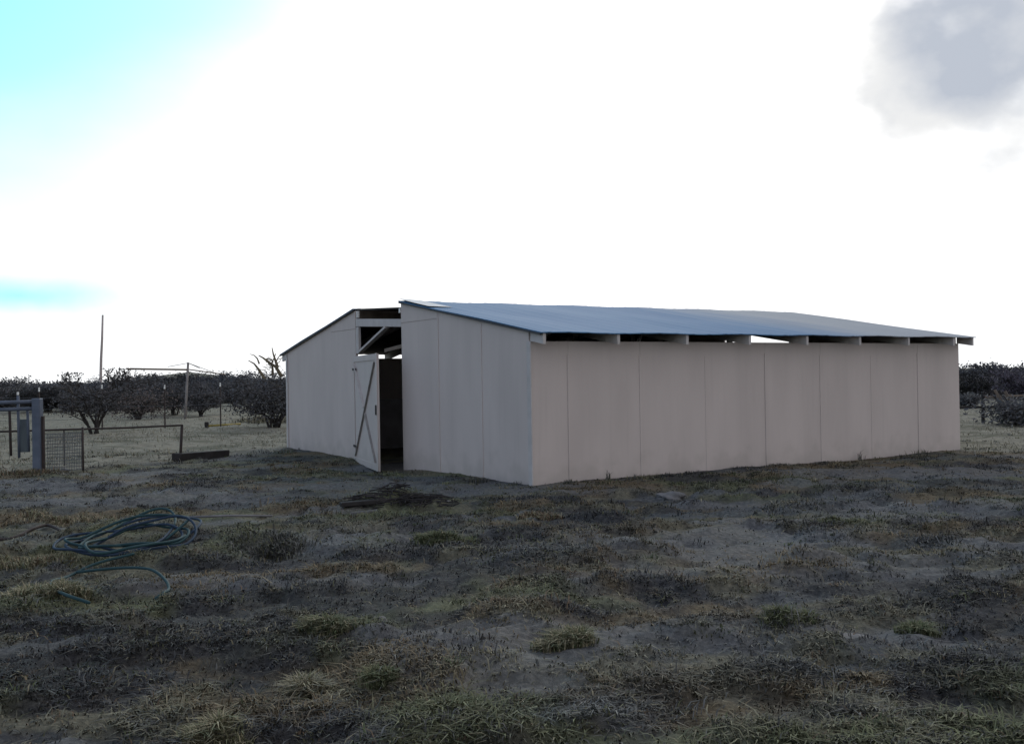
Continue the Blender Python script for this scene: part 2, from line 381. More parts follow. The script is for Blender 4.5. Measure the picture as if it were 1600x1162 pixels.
# gable walls
def gable(x0, x1, name='gable_wall', far=False):
    for (ya, yb, sm) in ((T, RY0, (1.30, 2.62)), (RY1, WD - T, (7.03, 8.35))):
        m = MB(); ys = [ya] + list(sm) + [yb]
        for i in range(3):
            a = ys[i] + (.001 if i else 0); b = ys[i + 1] - (.001 if i < 2 else 0)
            zt = 2.35
            lo = min(rz_(a), rz_(b))
            if min(rz_(a), rz_(b)) >= zt:
                m.prism([(a, -.25), (b, -.25), (b, zt - .004), (a, zt - .004)], 'x', x0, x1)
                m.prism([(a, zt + .004), (b, zt + .004), (b, rz_(b)), (a, rz_(a))], 'x', x0 - (.003 if not far else 0), x1)
            else:
                m.prism([(a, -.25), (b, -.25), (b, rz_(b)), (a, rz_(a))], 'x', x0, x1)
        m.prism([(ya + .02, -.24), (yb - .02, -.24), (yb - .02, rz_(yb - .02) - .01), (ya + .02, rz_(ya + .02) - .01)], 'x', x0 + .012, x1 - .012)
        o = m.build(name, M['siding'], barn)
        if not far and ya < 1:
            for y in sm: MB().box(x0 - .008, x0 + .002, y - .018, y + .018, -.15, rz_(y) - .05).build('batten', M['siding'], barn)
gable(0, T)
gable(L - T, L, far=True)
MB().box(-.022, -.002, -.022, .07, -.2, HS).add([], []).build('corner_trim', M['trim'], barn, .004)
MB().box(-.022, -.002, WD - .07, WD + .022, -.2, HS).build('corner_trim', M['trim'], barn, .004)
# rafters with tails past the side walls
rx = [0.02] + [1.216 * i for i in range(1, 8)] + [L - .025]
OV = .30; RD = .142
for i, x in enumerate(rx):
    for side in (0, 1):
        def Y(y): return y if side == 0 else WD - y
        e = RY0 if 0 < i < len(rx) - 1 else .0
        y1 = RY0 if 0 < i < len(rx) - 1 else -.001
        def zz(y): return E0 + SL * y
        pts = [(Y(-OV), zz(-OV) - RD), (Y(-.0), HS if y1 < 0 else zz(0) - RD), (Y(y1), zz(y1) - RD if y1 > 0 else HS), (Y(y1), zz(y1) - .003), (Y(-OV), zz(-OV) - .003)]
        if y1 < 0: pts = [pts[0], (Y(y1), zz(y1) - RD), (Y(y1), zz(y1) - .003), pts[-1]]
        MB().prism(pts, 'x', x - .022, x + .022).build('rafter', M['trim'], barn)
# roof sheets: ribbed metal
def roof_mat(name, patchy):
    m = material(name, (.055, .150, .285), (.08, .18, .31), 1.4, .8, 0, spec=0.12, stretch=(1, .25, 1))
    t = m.node_tree; n = t.nodes; l = t.links; b = n['Principled BSDF']; src = b.inputs['Base Color'].links[0].from_socket
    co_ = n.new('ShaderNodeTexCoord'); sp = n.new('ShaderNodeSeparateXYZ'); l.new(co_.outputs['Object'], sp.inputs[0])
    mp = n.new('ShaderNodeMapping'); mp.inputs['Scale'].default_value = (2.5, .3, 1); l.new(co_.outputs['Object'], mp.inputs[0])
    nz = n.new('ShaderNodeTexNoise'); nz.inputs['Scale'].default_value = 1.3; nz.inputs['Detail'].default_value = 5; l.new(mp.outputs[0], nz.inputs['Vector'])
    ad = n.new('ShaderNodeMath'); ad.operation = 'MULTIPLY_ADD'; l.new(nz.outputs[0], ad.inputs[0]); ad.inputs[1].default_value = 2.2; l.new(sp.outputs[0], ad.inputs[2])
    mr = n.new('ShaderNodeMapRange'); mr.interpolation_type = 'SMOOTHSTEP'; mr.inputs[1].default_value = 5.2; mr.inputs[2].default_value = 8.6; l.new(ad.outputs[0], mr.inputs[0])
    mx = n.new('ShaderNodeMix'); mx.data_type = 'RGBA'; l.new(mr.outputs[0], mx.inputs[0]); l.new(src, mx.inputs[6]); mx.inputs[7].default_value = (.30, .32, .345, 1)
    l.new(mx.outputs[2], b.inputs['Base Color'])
    return m
M['roof'] = roof_mat('weathered_blue_roof', True)
M['baremetal'] = material('bare_galvanised', (.55, .56, .57), (.42, .43, .44), 6, .75, .2, spec=.15)
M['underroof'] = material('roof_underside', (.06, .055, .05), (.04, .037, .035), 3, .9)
def roof(ya, yb, za, zb, x0, x1, name='roof'):
    """ribbed sheet from eave line (ya,za) to ridge line (yb,zb)"""
    m = MB(); xs = []; pitch = .305
    k = int((x1 - x0) / pitch) + 1
    prof = [(0, 0), (.08, 0), (.115, .003), (.145, .003), (.18, 0)]
    for i in range(k):
        for (dx, dz) in prof:
            x = x0 + i * pitch + dx
            if x < x1: xs.append((x, dz))
    xs.append((x1, 0))
    vs = []
    ns = 6
    for j in range(ns + 1):
        f = j / ns
        for (x, dz) in xs:
            wob = .010 * math.sin(x * 1.7 + j) * (1 - abs(2 * f - 1)) + .006 * math.sin(x * 4.1)
            vs.append((x, ya + (yb - ya) * f, za + (zb - za) * f + .004 + dz + .012 + wob))
    n = len(xs); top = len(vs)
    vs += [(x, y, z - .012 - dz * 0) for (x, y, z), dz in zip(vs, [d for _ in range(ns + 1) for (_, d) in xs])]
    fs = []
    for j in range(ns):
        for i in range(n - 1):
            a = j * n + i
            fs.append((a, a + 1, a + n + 1, a + n)); fs.append((top + a, top + a + n, top + a + n + 1, top + a + 1))
    for i in range(n - 1):
        fs.append((i, top + i, top + i + 1, i + 1)); e = ns * n; fs.append((e + i, e + i + 1, top + e + i + 1, top + e + i))
    for j in range(ns):
        a = j * n; fs.append((a, a + n, top + a + n, top + a)); a = j * n + n - 1; fs.append((a, top + a, top + a + n, a + n))
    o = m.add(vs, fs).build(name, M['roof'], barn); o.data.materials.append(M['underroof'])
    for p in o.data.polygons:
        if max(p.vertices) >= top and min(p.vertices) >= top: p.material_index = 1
    return o
roof(-OV - .03, RY0, E0 - SL * (OV + .03), E0 + SL * RY0, -.05, L + .03)
roof(WD + OV + .03, RY1, E0 - SL * (OV + .03), E0 + SL * RY0, -.05, L + .03)
RZ = E0 + SL * RY0
# dark sheet roof bridging the aisle, sagging to one side
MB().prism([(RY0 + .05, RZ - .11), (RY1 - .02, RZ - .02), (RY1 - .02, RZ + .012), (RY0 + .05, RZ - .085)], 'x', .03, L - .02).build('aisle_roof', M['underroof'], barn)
MB().prism([(RY0 - .05, RZ - .16), (RY0 - .0, RZ - .16), (RY0 - .0, RZ - .002), (RY0 - .05, RZ - .01)], 'x', T + .02, L - .07).build('ridge_beam', M['wood'], barn)
MB().prism([(RY1 + .0, RZ - .16), (RY1 + .05, RZ - .16), (RY1 + .05, RZ - .01), (RY1 + .0, RZ - .002)], 'x', T + .02, L - .07).build('ridge_beam', M['wood'], barn)
# loose bare sheet at the front of the ridge, lifting a little
m = MB(); vs = []
for j in range(5):
    f = j / 4; y = RY0 + .002 - f * 1.1; lift = .012 + .016 * (1 - f) ** 2
    for k in range(4): vs.append((-.055 + k * .14, y, E0 + SL * y + lift * (1 - k / 4) + .024))
nv = len(vs); vs += [(x, y, z - .003) for x, y, z in vs]
fs = []
for j in range(4):
    for k in range(3):
        a = j * 4 + k; fs += [(a, a + 1, a + 5, a + 4), (nv + a, nv + a + 4, nv + a + 5, nv + a + 1)]
m.add(vs, fs).build('ridge_flashing', M['baremetal'], barn)
# dark rake edge along the gable top
M['edge'] = material('dark_roof_edge', (.06, .06, .065), (.04, .04, .045), 6, .7)
for (ya, yb) in ((-OV, RY0), (WD + OV, RY1)):
    za = E0 - SL * OV
    MB().prism([(ya, za - .028), (yb, RZ - .028), (yb, RZ + .001), (ya, za + .001)], 'x', -.048, -.024).build('rake_edge', M['edge'], barn)
# upper doorway framing
def fy(y): return (y - RY0) / (RY1 - RY0)
MB().prism([(RY0 + .01, 2.29), (RY1 - .01, 2.395), (RY1 - .01, 2.535), (RY0 + .01, 2.42)], 'x', .0, .05).build('header_beam', M['trim'], barn, .004)
MB().box(.0, .05, RY1 - .135, RY1 - .012, 1.905, 2.384).build('jamb_post', M['trim'], barn, .004)
MB().bar((.026, RY1 - .15, 1.93), (.026, 4.55, 2.318), .038, .085, up=(1, 0, 0)).build('corner_brace', M['trim'], barn)
MB().bar((.07, RY0 + .0, 1.985), (.07, 4.72, 1.925), .04, .06).build('door_rail', M['wood'], barn)
MB().box(.0, .04, RY1 - .10, RY1 - .055, 2.55, 2.67).build('jamb_stub', M['whitepaint'], barn)
MB().box(-.02, .03, RY0 + .005, RY0 + .05, 2.52, 2.60).build('jamb_stub', M['whitepaint'], barn)
MB().box(.052, .09, RY0 + .0, RY0 + .06, -.2, 2.284).build('jamb_post', M['wood'], barn)
# posts inside and a stall partition
for x in (2.43, 4.86, 7.3):
    for y in (RY0 - .06, RY1 - .03):
        MB().box(x - .045, x + .045, y, y + .09, -.1, RZ - .165).build('roof_post', M['wood'], barn)
MB().box(1.2, 7.6, 8.0, 8.04, -.1, 1.02).build('stall_partition', M['inner'], barn)
MB().box(.5, 7.6, 3.1, 3.14, -.1, 1.30).build('stall_partition', M['inner'], barn)
MB().bar((2.45, 3.85, 1.9), (2.45, 2.6, 2.45), .04, .08).build('roof_brace', M['trim'], barn)
MB().bar((1.75, .15, 1.62), (2.25, .5, 2.02), .03, .06).build('roof_brace', M['trim'], barn)
# far end: header + closed lower doors
MB().box(L - .05, L - .005, RY0 + .01, RY1 - .01, 2.36, 2.62).build('header_beam', M['trim'], barn)
MB().box(L - .04, L - .006, RY0 + .02, RY1 - .02, -.05, 1.93).build('rear_door', M['siding'], barn)
M['shadeboard'] = material('shadow_grey_board', (.29, .27, .255), (.21, .20, .19), 8, .9)  # grey tone stands for the shadow lines under the door's pale braces
# sliding/hinged front door, standing ajar
door = bpy.data.objects.new('door_hinge', None)
dl = 1.985; th = R(11.4)
dm = MB(); dm.box(-.03, -.004, -dl, 0, -.06, 1.85)
door = dm.build('door', M['siding'], barn); door.location = (-.03, RY1 - .03, 0); door.rotation_euler = (0, 0, -th)
door['label'] = 'pale barn door standing ajar with crossed braces'
for (ya, yb, za, zb, nm) in ((-dl, -dl + .11, -.06, 1.86, 'stile'), (-.11, 0, -.06, 1.86, 'stile'), (-dl + .112, -.112, 1.75, 1.852, 'rail'), (-dl + .112, -.112, -.055, .05, 'rail')):
    MB().box(-.044, -.032, ya, yb, za, zb).build(nm, M['siding'], door, .003)
MB().bar((-.041, -.15, .08), (-.041, -dl + .15, 1.72), .016, .045, up=(1, 0, 0)).build('door_brace', M['shadeboard'], door)
MB().bar((-.043, -dl * .52, .86), (-.043, -dl + .17, .08), .018, .045, up=(1, 0, 0)).build('door_brace', M['shadeboard'], door)
MB().bar((-.043, -dl * .48, .96), (-.043, -.16, 1.72), .018, .06, up=(1, 0, 0)).build('door_brace', M['trim'], door)

for zq in (.25, 1.62): MB().box(-.058, -.0505, -.34, -.01, zq - .02, zq + .02).build('hinge', M['rust'], door)
MB().box(-.064, -.0505, -dl + .03, -dl + .075, .86, 1.02).build('latch', M['rust'], door)
# ------------------------------------------------------------------ vegetation
def leaf_cloud(mb, tint, pts, size, n_per, spread, base, var):
    for p in pts:
        for _ in range(n_per):
            c = Vector(p) + Vector((random.gauss(0, spread), random.gauss(0, spread), random.gauss(0, spread * .8)))
            if c.z < .02: c.z = .02 + random.random() * .1
            a = Vector((random.gauss(0, 1), random.gauss(0, 1), random.gauss(0, 1))).normalized(); b = a.orthogonal().normalized()
            s_ = size * random.uniform(.6, 1.5)
            mb.add([c - a * s_, c + b * s_ * .45, c + a * s_, c - b * s_ * .45], [(0, 1, 2, 3)])
            k = random.uniform(1 - var, 1 + var)
            tint += [(base[0] * k, base[1] * k, base[2] * k, 1)] * 4
def shrub(name, loc, h, w, label, cat, group=None, trunk_h=.3, stems=6, leaves=26, size=.05, tintc=(1, 1, 1), bare=0, seed=0, spread=.1, sub=4):
    random.seed(seed)
    t = thing(name, loc, label, cat, group)
    tr = MB(); tips = []
    for i in range(stems):
        a = 2 * math.pi * i / stems + random.uniform(-.4, .4); lean = random.uniform(.45, 1.0) * w / 2
        p = Vector((random.uniform(-.05, .05) * w, random.uniform(-.05, .05) * w, -.05)); e = Vector((math.cos(a) * lean, math.sin(a) * lean, h * random.uniform(.55, .98)))
        pts = []
        for k in range(6):
            f = k / 5; q_ = p.lerp(e, f ** 1.15); q_.z = p.z + (e.z - p.z) * (f ** .8)
            q_ += Vector((random.gauss(0, .03), random.gauss(0, .03), 0)) * w * f
            pts.append(q_)
        r0 = .018 + .018 * h
        tr.tube(pts, [r0 * (1 - .8 * k / 5) for k in range(6)], 5)
        for k in (2, 3, 4, 5):
            for s_ in range(sub):
                b0 = pts[k]; b1 = b0 + Vector((random.gauss(0, .20) * w, random.gauss(0, .20) * w, random.uniform(-.08, .22) * h))
                b1.z = max(min(b1.z, h * 1.0), trunk_h)
                mid_ = b0.lerp(b1, .5) + Vector((0, 0, .04 * h))
                tr.tube([b0, mid_, b1], [r0 * .35, r0 * .25, r0 * .1], 4)
                tips += [b1, mid_]
    tr.build('trunk', M['bark'], t)
    if leaves:
        cr = MB(); ti = []
        leaf_cloud(cr, ti, [p for p in tips if random.random() > bare], size, leaves, spread * w, tintc, .45)
        cr.build('crown', M['leaf'], t, tint=ti)
    return t
def gz(x, y): return float(gh(np.array(x), np.array(y)))
def on(px, py):
    x, y = gp(px, py); return (x, y, gz(x, y))
# trees and shrubs of their own
shrub('mesquite_tree', on(148, 676), 1.55, 2.3, 'dark mesquite tree with low forked trunk left of the clothesline', 'tree', trunk_h=.75, stems=7, leaves=9, size=.035, seed=3, spread=.05, sub=5)
shrub('mesquite_shrub', on(272, 648), 1.35, 2.2, 'dark dense shrub growing around the clothesline post', 'shrub', trunk_h=.3, stems=8, leaves=40, size=.04, seed=5, spread=.06)
shrub('mesquite_shrub', on(314, 650), 1.2, 1.5, 'narrow dark shrub just right of the clothesline post', 'shrub', trunk_h=.3, stems=6, leaves=36, size=.04, seed=6, spread=.06)
shrub('mesquite_shrub', on(368, 634), 1.4, 2.2, 'rounded dark shrub between clothesline and barn', 'shrub', trunk_h=.15, stems=8, leaves=40, size=.04, seed=8, spread=.06)
shrub('dry_bush', on(215, 655), 1.0, 2.8, 'low brownish bare twiggy bush behind the pipe rail fence', 'bush', trunk_h=.1, stems=9, leaves=5, size=.05, tintc=(1.5, 1.25, 1.1), seed=9)
# big bush at the barn's left corner with bare branches reaching over it
x, y, z = on(428, 668)
bb = shrub('corner_bush', (x, y, z), 1.5, 2.6, 'dark bush with bare arching branches at left end of barn', 'bush', trunk_h=.2, stems=10, leaves=18, size=.04, seed=12, spread=.07)
br = MB(); random.seed(4)
yb = y
def twig(pxs, r0):
    pts = [at(px_, py_, yb + random.uniform(-.1, .1)) - Vector((x, y, z)) for px_, py_ in pxs]
    br.tube(pts, [r0 * (1 - .75 * i / (len(pts) - 1)) for i in range(len(pts))], 6)
twig([(414, 592), (405, 578), (397, 568), (388, 563)], .055); twig([(405, 568), (402, 560), (397, 555), (390, 553)], .03)
twig([(440, 588), (431, 573), (420, 566), (411, 559), (404, 555)], .06); twig([(434, 574), (430, 562), (427, 553), (425, 543)], .05)
twig([(426, 586), (426, 576), (424, 568), (428, 560), (431, 552)], .045); twig([(430, 568), (434, 560), (438, 554), (444, 552)], .025)
twig([(423, 568), (419, 563), (415, 565)], .02); twig([(427, 566), (423, 560), (420, 561)], .02); twig([(431, 568), (436, 566), (440, 560)], .02)
for k in range(26):
    a = at(random.uniform(415, 436), random.uniform(560, 580), yb) - Vector((x, y, z)); d = Vector((random.gauss(0, .12), random.gauss(0, .1), random.uniform(-.03, .16)))
    br.tube([a, a + d * .5 + Vector((0, 0, .01)), a + d], [.012, .009, .004], 4)
br.build('bare_branches', M['paletwig'], bb)
for pxl, hh_, ww_, lb in ((181, 2.15, .8, 'spiky shrub poking above the scrub, left of the clothesline arm end'), (199, 2.1, .7, 'spiky shrub poking above the scrub, right under the clothesline arm end'), (112, 1.95, .9, 'twiggy shrub poking above the scrub left of the bare pole'), (236, 1.85, .7, 'small shrub poking above the scrub below the middle of the clothesline arm')):
    d = ray(pxl, 590); xx = d.x / d.y * 47
    shrub('spiky_shrub', (xx, 47, gz(xx, 47)), hh_, ww_, lb, 'shrub', None, trunk_h=.4, stems=7, leaves=3, size=.045, seed=pxl, spread=.04)
# background scrub: four kinds copied along the far edge of the yard
protos = []
kinds = [dict(h=1.65, w=3.4, stems=9, leaves=26, size=.06, spread=.06, trunk_h=.3, seed=21), dict(h=1.4, w=2.8, stems=8, leaves=26, size=.055, spread=.06, trunk_h=.2, seed=22, tintc=(1.15, 1.1, .95)),
         dict(h=1.95, w=3.2, stems=8, leaves=22, size=.06, spread=.05, trunk_h=.4, seed=23, tintc=(.85, .9, 1.0)), dict(h=1.2, w=3.6, stems=10, leaves=24, size=.055, spread=.05, trunk_h=.1, seed=24, tintc=(1.0, .9, .9))]
LB = ['dark dense desert tree in the scrub line behind the yard', 'olive mid height shrub in the scrub line behind the yard', 'tall open dark tree rising from the scrub line behind the yard', 'low broad brownish shrub in the scrub line behind the yard']
used = [False] * 4
for i, k in enumerate(kinds):
    protos.append(shrub('desert_shrub', (0, 0, 0), label=LB[i], cat='shrub', group='desert shrubs along the scrub line', **k))
rr = random.Random(5)
spots = []
for pxl in np.linspace(-40, 452, 27): spots.append((pxl + rr.uniform(-8, 8), rr.uniform(50, 70) if pxl < 240 else rr.uniform(66, 88)))
for pxl in np.linspace(1492, 1640, 14): spots.append((pxl + rr.uniform(-4, 4), rr.uniform(48, 60)))
for i, (pxl, Yd) in enumerate(spots):
    k = rr.choice((0, 0, 1, 2, 3, 3))
    o = protos[k] if not used[k] else copy_tree(protos[k])
    used[k] = True
    d = ray(pxl, 590); xx = d.x / d.y * Yd; o.location = (xx, Yd, gz(xx, Yd) - .05); o.rotation_euler = (0, 0, rr.uniform(0, 6.28))
    s_ = rr.uniform(.8, 1.05) * (Yd / 55) ** .6; o.scale = (s_ * 1.15, s_ * 1.15, s_ * (.92 if pxl < 1000 else .88))
# far woodland reads as one mass
random.seed(31)
fm = MB(); ft = []
for k in range(1100):
    Yd = random.uniform(80, 150); f = random.uniform(-.62, .62); xx = f * Yd; zz = gz(xx, Yd); hh = random.uniform(.8, 1.65) * (Yd / 90) ** .35
    leaf_cloud(fm, ft, [(xx + random.gauss(0, .5), Yd, zz + hh * u) for u in (.15, .4, .7)], .16, 26, .40, (.95, 1, 1.0), .4)
fs_ = fm.build('far_scrub', M['leaf'], tint=ft); fs_['kind'] = 'stuff'; fs_['label'] = 'distant dark band of desert scrub along the horizon'

# dry grass and weeds
STRAW = (.21, .185, .12); GREEN = (.072, .085, .042); OLIVE = (.105, .105, .058); BROWN = (.125, .09, .058); GREY = (.108, .106, .098); DARK = (.058, .058, .052); PALE = (.20, .188, .145)
def blades(x, y, z, hgt, wid, col, lean, r):
    """vectorised three-point blades: returns verts, faces, tints"""
    n = len(x); a = r.uniform(0, 2 * np.pi, n); ll = hgt * lean
    dx, dy = np.cos(a), np.sin(a); px_, py_ = -dy * wid / 2, dx * wid / 2
    v = np.empty((n, 5, 3))
    v[:, 0] = np.stack([x - px_, y - py_, z - .01], -1); v[:, 1] = np.stack([x + px_, y + py_, z - .01], -1)
    mx_, my_, mz_ = x + dx * ll * .35, y + dy * ll * .35, z + hgt * .6
    v[:, 2] = np.stack([mx_ + px_ * .8, my_ + py_ * .8, mz_], -1); v[:, 3] = np.stack([mx_ - px_ * .8, my_ - py_ * .8, mz_], -1)
    v[:, 4] = np.stack([x + dx * ll, y + dy * ll, z + hgt * (1 - .25 * np.minimum(lean, 1.6))], -1)
    return v, np.repeat(np.concatenate([col, np.ones((n, 1))], 1), 5, 0)
def blade_mesh(name, v, tint, parent=None):
    n = len(v); me_ = bpy.data.meshes.new(name)
    me_.vertices.add(n * 5); me_.vertices.foreach_set('co', v.reshape(-1).astype(np.float32))
    base_ = (np.arange(n) * 5)[:, None]
    li = np.concatenate([base_ + np.array([0, 1, 2, 3]), base_ + np.array([3, 2, 4])], 1).reshape(-1)
    me_.loops.add(len(li)); me_.loops.foreach_set('vertex_index', li.astype(np.int32))
    st = (np.arange(n) * 7)[:, None] + np.array([0, 4]); tot = np.tile([4, 3], n)
    me_.polygons.add(2 * n); me_.polygons.foreach_set('loop_start', st.reshape(-1).astype(np.int32)); me_.polygons.foreach_set('loop_total', tot.astype(np.int32))
    me_.update(calc_edges=True)
    a_ = me_.color_attributes.new('tint', 'FLOAT_COLOR', 'POINT'); a_.data.foreach_set('color', tint.astype(np.float32).ravel())
    me_.materials.append(M['grass']); o = bpy.data.objects.new(name, me_); C.objects.link(o)
    if parent: o.parent = parent
    return o
def inside_barn(x, y, pad=.03):
    a, b = w2b(x, y); return (a > -pad) & (a < L + pad) & (b > -pad) & (b < WD + pad)
def pick(cols, w, n, r):
    c = np.array(cols)[r.choice(len(cols), n, p=np.array(w) / sum(w))]; return c * r.uniform(.6, 1.35, (n, 1))
# foreground ground cover: flat litter, then thousands of tiny tufts
n = 225000
yy = 2.9 * (21.5 / 2.9) ** rng.random(n); xx = rng.uniform(-.62, .62, n) * yy
pat = sstep(fbm(xx * 2.0, yy * 2.4, 3, 91), .42, .60)
dry, grn, slt = cover(xx, yy)
keep = (rng.random(n) < (.22 + .78 * pat) * (1 - .75 * slt) * (1 - .85 * dry)) & ~inside_barn(xx, yy)
xx, yy, grn = xx[keep], yy[keep], grn[keep]; n = len(xx)
pc = patchcol(xx, yy); colr = np.where((rng.random(n) < .72)[:, None], pc * 1.15 * rng.uniform(.55, 1.5, (n, 1)), pick([STRAW, GREY, DARK, BROWN, OLIVE], [.16, .3, .24, .15, .15], n, rng))
va, ta = blades(xx, yy, gh(xx, yy) + .003, rng.gamma(3, .005, n), rng.uniform(.003, .008, n) * (1 + yy / 16), colr, rng.uniform(1.2, 5.0, n), rng)
nt_ = 21500; per = 20
ty = 2.9 * (21.0 / 2.9) ** rng.random(nt_); tx = rng.uniform(-.62, .62, nt_) * ty
pat = sstep(fbm(tx * 2.0, ty * 2.4, 3, 91), .42, .60); dry, grn, slt = cover(tx, ty)
keep = (rng.random(nt_) < (.10 + .90 * pat) * (1 - .8 * slt) * (1 - .8 * dry)) & ~inside_barn(tx, ty, .05)
tx, ty, grn = tx[keep], ty[keep], grn[keep]; nt_ = len(tx)
tc_ = np.where((rng.random(nt_) < .25 + .6 * grn)[:, None], pick([GREEN, OLIVE, DARK, STRAW], [.34, .34, .22, .10], nt_, rng), pick([DARK, GREY, STRAW, BROWN], [.48, .34, .08, .10], nt_, rng))
tc_ = np.where((rng.random(nt_) < .7)[:, None], patchcol(tx, ty) * 1.25 * rng.uniform(.7, 1.35, (nt_, 1)), tc_)
tr_ = rng.gamma(4, .012, nt_) * (1 + ty / 30)
ix = np.repeat(np.arange(nt_), per); n = len(ix)
rad = np.sqrt(rng.random(n)); an = rng.uniform(0, 6.283, n)
xx = tx[ix] + np.cos(an) * rad * tr_[ix]; yy = ty[ix] + np.sin(an) * rad * tr_[ix]
vb, tb = blades(xx, yy, gh(xx, yy), (.35 + rng.random(n)) * tr_[ix] * (1.0 - .5 * rad) * .62, rng.uniform(.003, .007, n) * (1 + yy / 16), tc_[ix] * rng.uniform(.6, 1.4, (n, 1)), rng.uniform(.5, 2.6, n), rng)
ok = ~inside_barn(xx, yy); vb = vb[ok]; tb = tb.reshape(-1, 5, 4)[ok].reshape(-1, 4)
tag(blade_mesh('ground_weeds', np.concatenate([va, vb]), np.concatenate([ta, tb])), 'short grey green weeds and litter covering the dark yard soil', 'weeds', kind='stuff')
# pale dry grass farther out
n = 80000
yy = 13 * (48 / 13) ** rng.random(n); xx = rng.uniform(-.60, .60, n) * yy
dry, grn, slt = cover(xx, yy)
keep = (rng.random(n) < dry * (.15 + .85 * sstep(fbm(xx * .5, yy * .5, 4, 95), .42, .62))) & ~inside_barn(xx, yy, .2)
xx, yy = xx[keep], yy[keep]; n = len(xx)
v, ti = blades(xx, yy, gh(xx, yy), rng.gamma(2.2, .022, n), rng.uniform(.006, .014, n), pick([PALE, STRAW, OLIVE, GREY], [.4, .3, .15, .15], n, rng), rng.uniform(.4, 2.6, n), rng)
tag(blade_mesh('dry_grass', v, ti), 'pale dry grass covering the open field beyond the barn', 'grass', kind='stuff')
# single clumps that stand out
def clump(name, px_, py_, wpx, h, cols, wts, label, cat, group, nb=900, seed=0, lean=(.3, 1.7)):
    x, y = gp(px_, py_); w = wpx / FPX * y / 2 * 1.15; r = np.random.default_rng(seed)
    n = nb * (2 if wpx > 60 else 1); h = h * (.8 if wpx > 60 else 1); rad = np.sqrt(r.random(n)) * (.55 + .45 * r.random(n)); an = r.uniform(0, 2 * np.pi, n); rad = rad * (.6 if nb < 200 else 1)
    dx, dy = rad * np.cos(an) * w, rad * np.sin(an) * w * .8
    k = fbm((dx + x) * 9, (dy + y) * 9, 2, seed); m_ = r.random(n) < .12 + .9 * sstep(k, .38, .62)
    dx, dy, rad = dx[m_], dy[m_], rad[m_]; n = len(dx)
    o = thing(name, (x, y, gz(x, y)), label, cat, group)
    hh = h * (1.05 - .65 * rad) * r.uniform(.4, 1.2, n)
    v, ti = blades(dx, dy, gh(x + dx, y + dy) - gz(x, y), hh, r.uniform(.003, .007, n) * (1 + y / 16), pick(cols, wts, n, r) * 1.45, r.uniform(*lean, n), r)
    blade_mesh('blades', v, ti, o)
    return o
G = 'grass clumps in the yard'
clump('grass_clump', 695, 858, 105, .13, [GREEN, OLIVE, STRAW], [.6, .3, .1], 'green grass clump on dark soil in front of the barn doorway', 'grass clump', G, 1300, 1)
clump('grass_clump', 75, 945, 130, .17, [STRAW, OLIVE, GREEN], [.5, .3, .2], 'straw yellow grass clump inside the lower hose loop', 'grass clump', G, 1400, 2)
clump('grass_clump', 512, 1002, 95, .11, [OLIVE, GREEN, STRAW], [.4, .4, .2], 'olive grass clump left of the pale foreground rock', 'grass clump', G, 1000, 3)
clump('grass_clump', 480, 1072, 85, .13, [STRAW, PALE, OLIVE], [.5, .3, .2], 'pale straw grass clump in the near foreground', 'grass clump', G, 1100, 4)
clump('grass_clump', 585, 1078, 75, .09, [GREEN, OLIVE], [.5, .5], 'small green grass clump beside the pale straw clump', 'grass clump', G, 900, 5)
clump('dry_weed', 848, 812, 85, .14, [BROWN, STRAW, OLIVE], [.6, .25, .15], 'rusty brown dry weed in front of the barn corner', 'weed', G, 900, 6)
clump('grass_clump', 882, 1020, 100, .13, [STRAW, OLIVE, GREEN], [.4, .35, .25], 'yellowish grass clump by the dark hollow right of the rock', 'grass clump', G, 1100, 7)
clump('dry_weed', 110, 815, 150, .15, [BROWN, STRAW, OLIVE], [.45, .3, .25], 'brown dry weed behind the hose coil', 'weed', G, 1000, 8)
clump('grass_clump', 60, 880, 130, .15, [OLIVE, STRAW, BROWN], [.4, .35, .25], 'olive grass clump left of the hose coil', 'grass clump', G, 1100, 9)
clump('grass_clump', 1232, 985, 95, .12, [OLIVE, GREEN, GREY], [.4, .4, .2], 'green weedy clump in the right foreground', 'grass clump', G, 900, 10)
clump('grass_clump', 1305, 830, 70, .09, [OLIVE, GREY, GREEN], [.5, .3, .2], 'low olive clump on open soil before the long wall', 'grass clump', G, 700, 11)
clump('grass_clump', 1440, 985, 80, .10, [GREEN, OLIVE], [.5, .5], 'green clump near the right edge of the foreground', 'grass clump', G, 700, 12)
clump('grass_clump', 30, 745, 150, .16, [BROWN, OLIVE, DARK], [.5, .25, .25], 'brown weedy clump at the foot of the steel gate', 'weeds', G, 900, 13)
clump('grass_clump', 340, 1160, 120, .12, [STRAW, OLIVE], [.5, .5], 'straw clump at the bottom edge of the yard', 'grass clump', G, 900, 14)
clump('grass_clump', 420, 660, 110, .45, [PALE, STRAW, OLIVE], [.5, .3, .2], 'tall pale grass clump below the branching bush', 'grass clump', None, 1400, 15)
clump('dry_weed', 430, 860, 130, .16, [DARK, GREY, OLIVE], [.5, .35, .15], 'dark grey weed mound right of the hose coil', 'weed', None, 1300, 16)
WG = 'weeds along the barn wall'
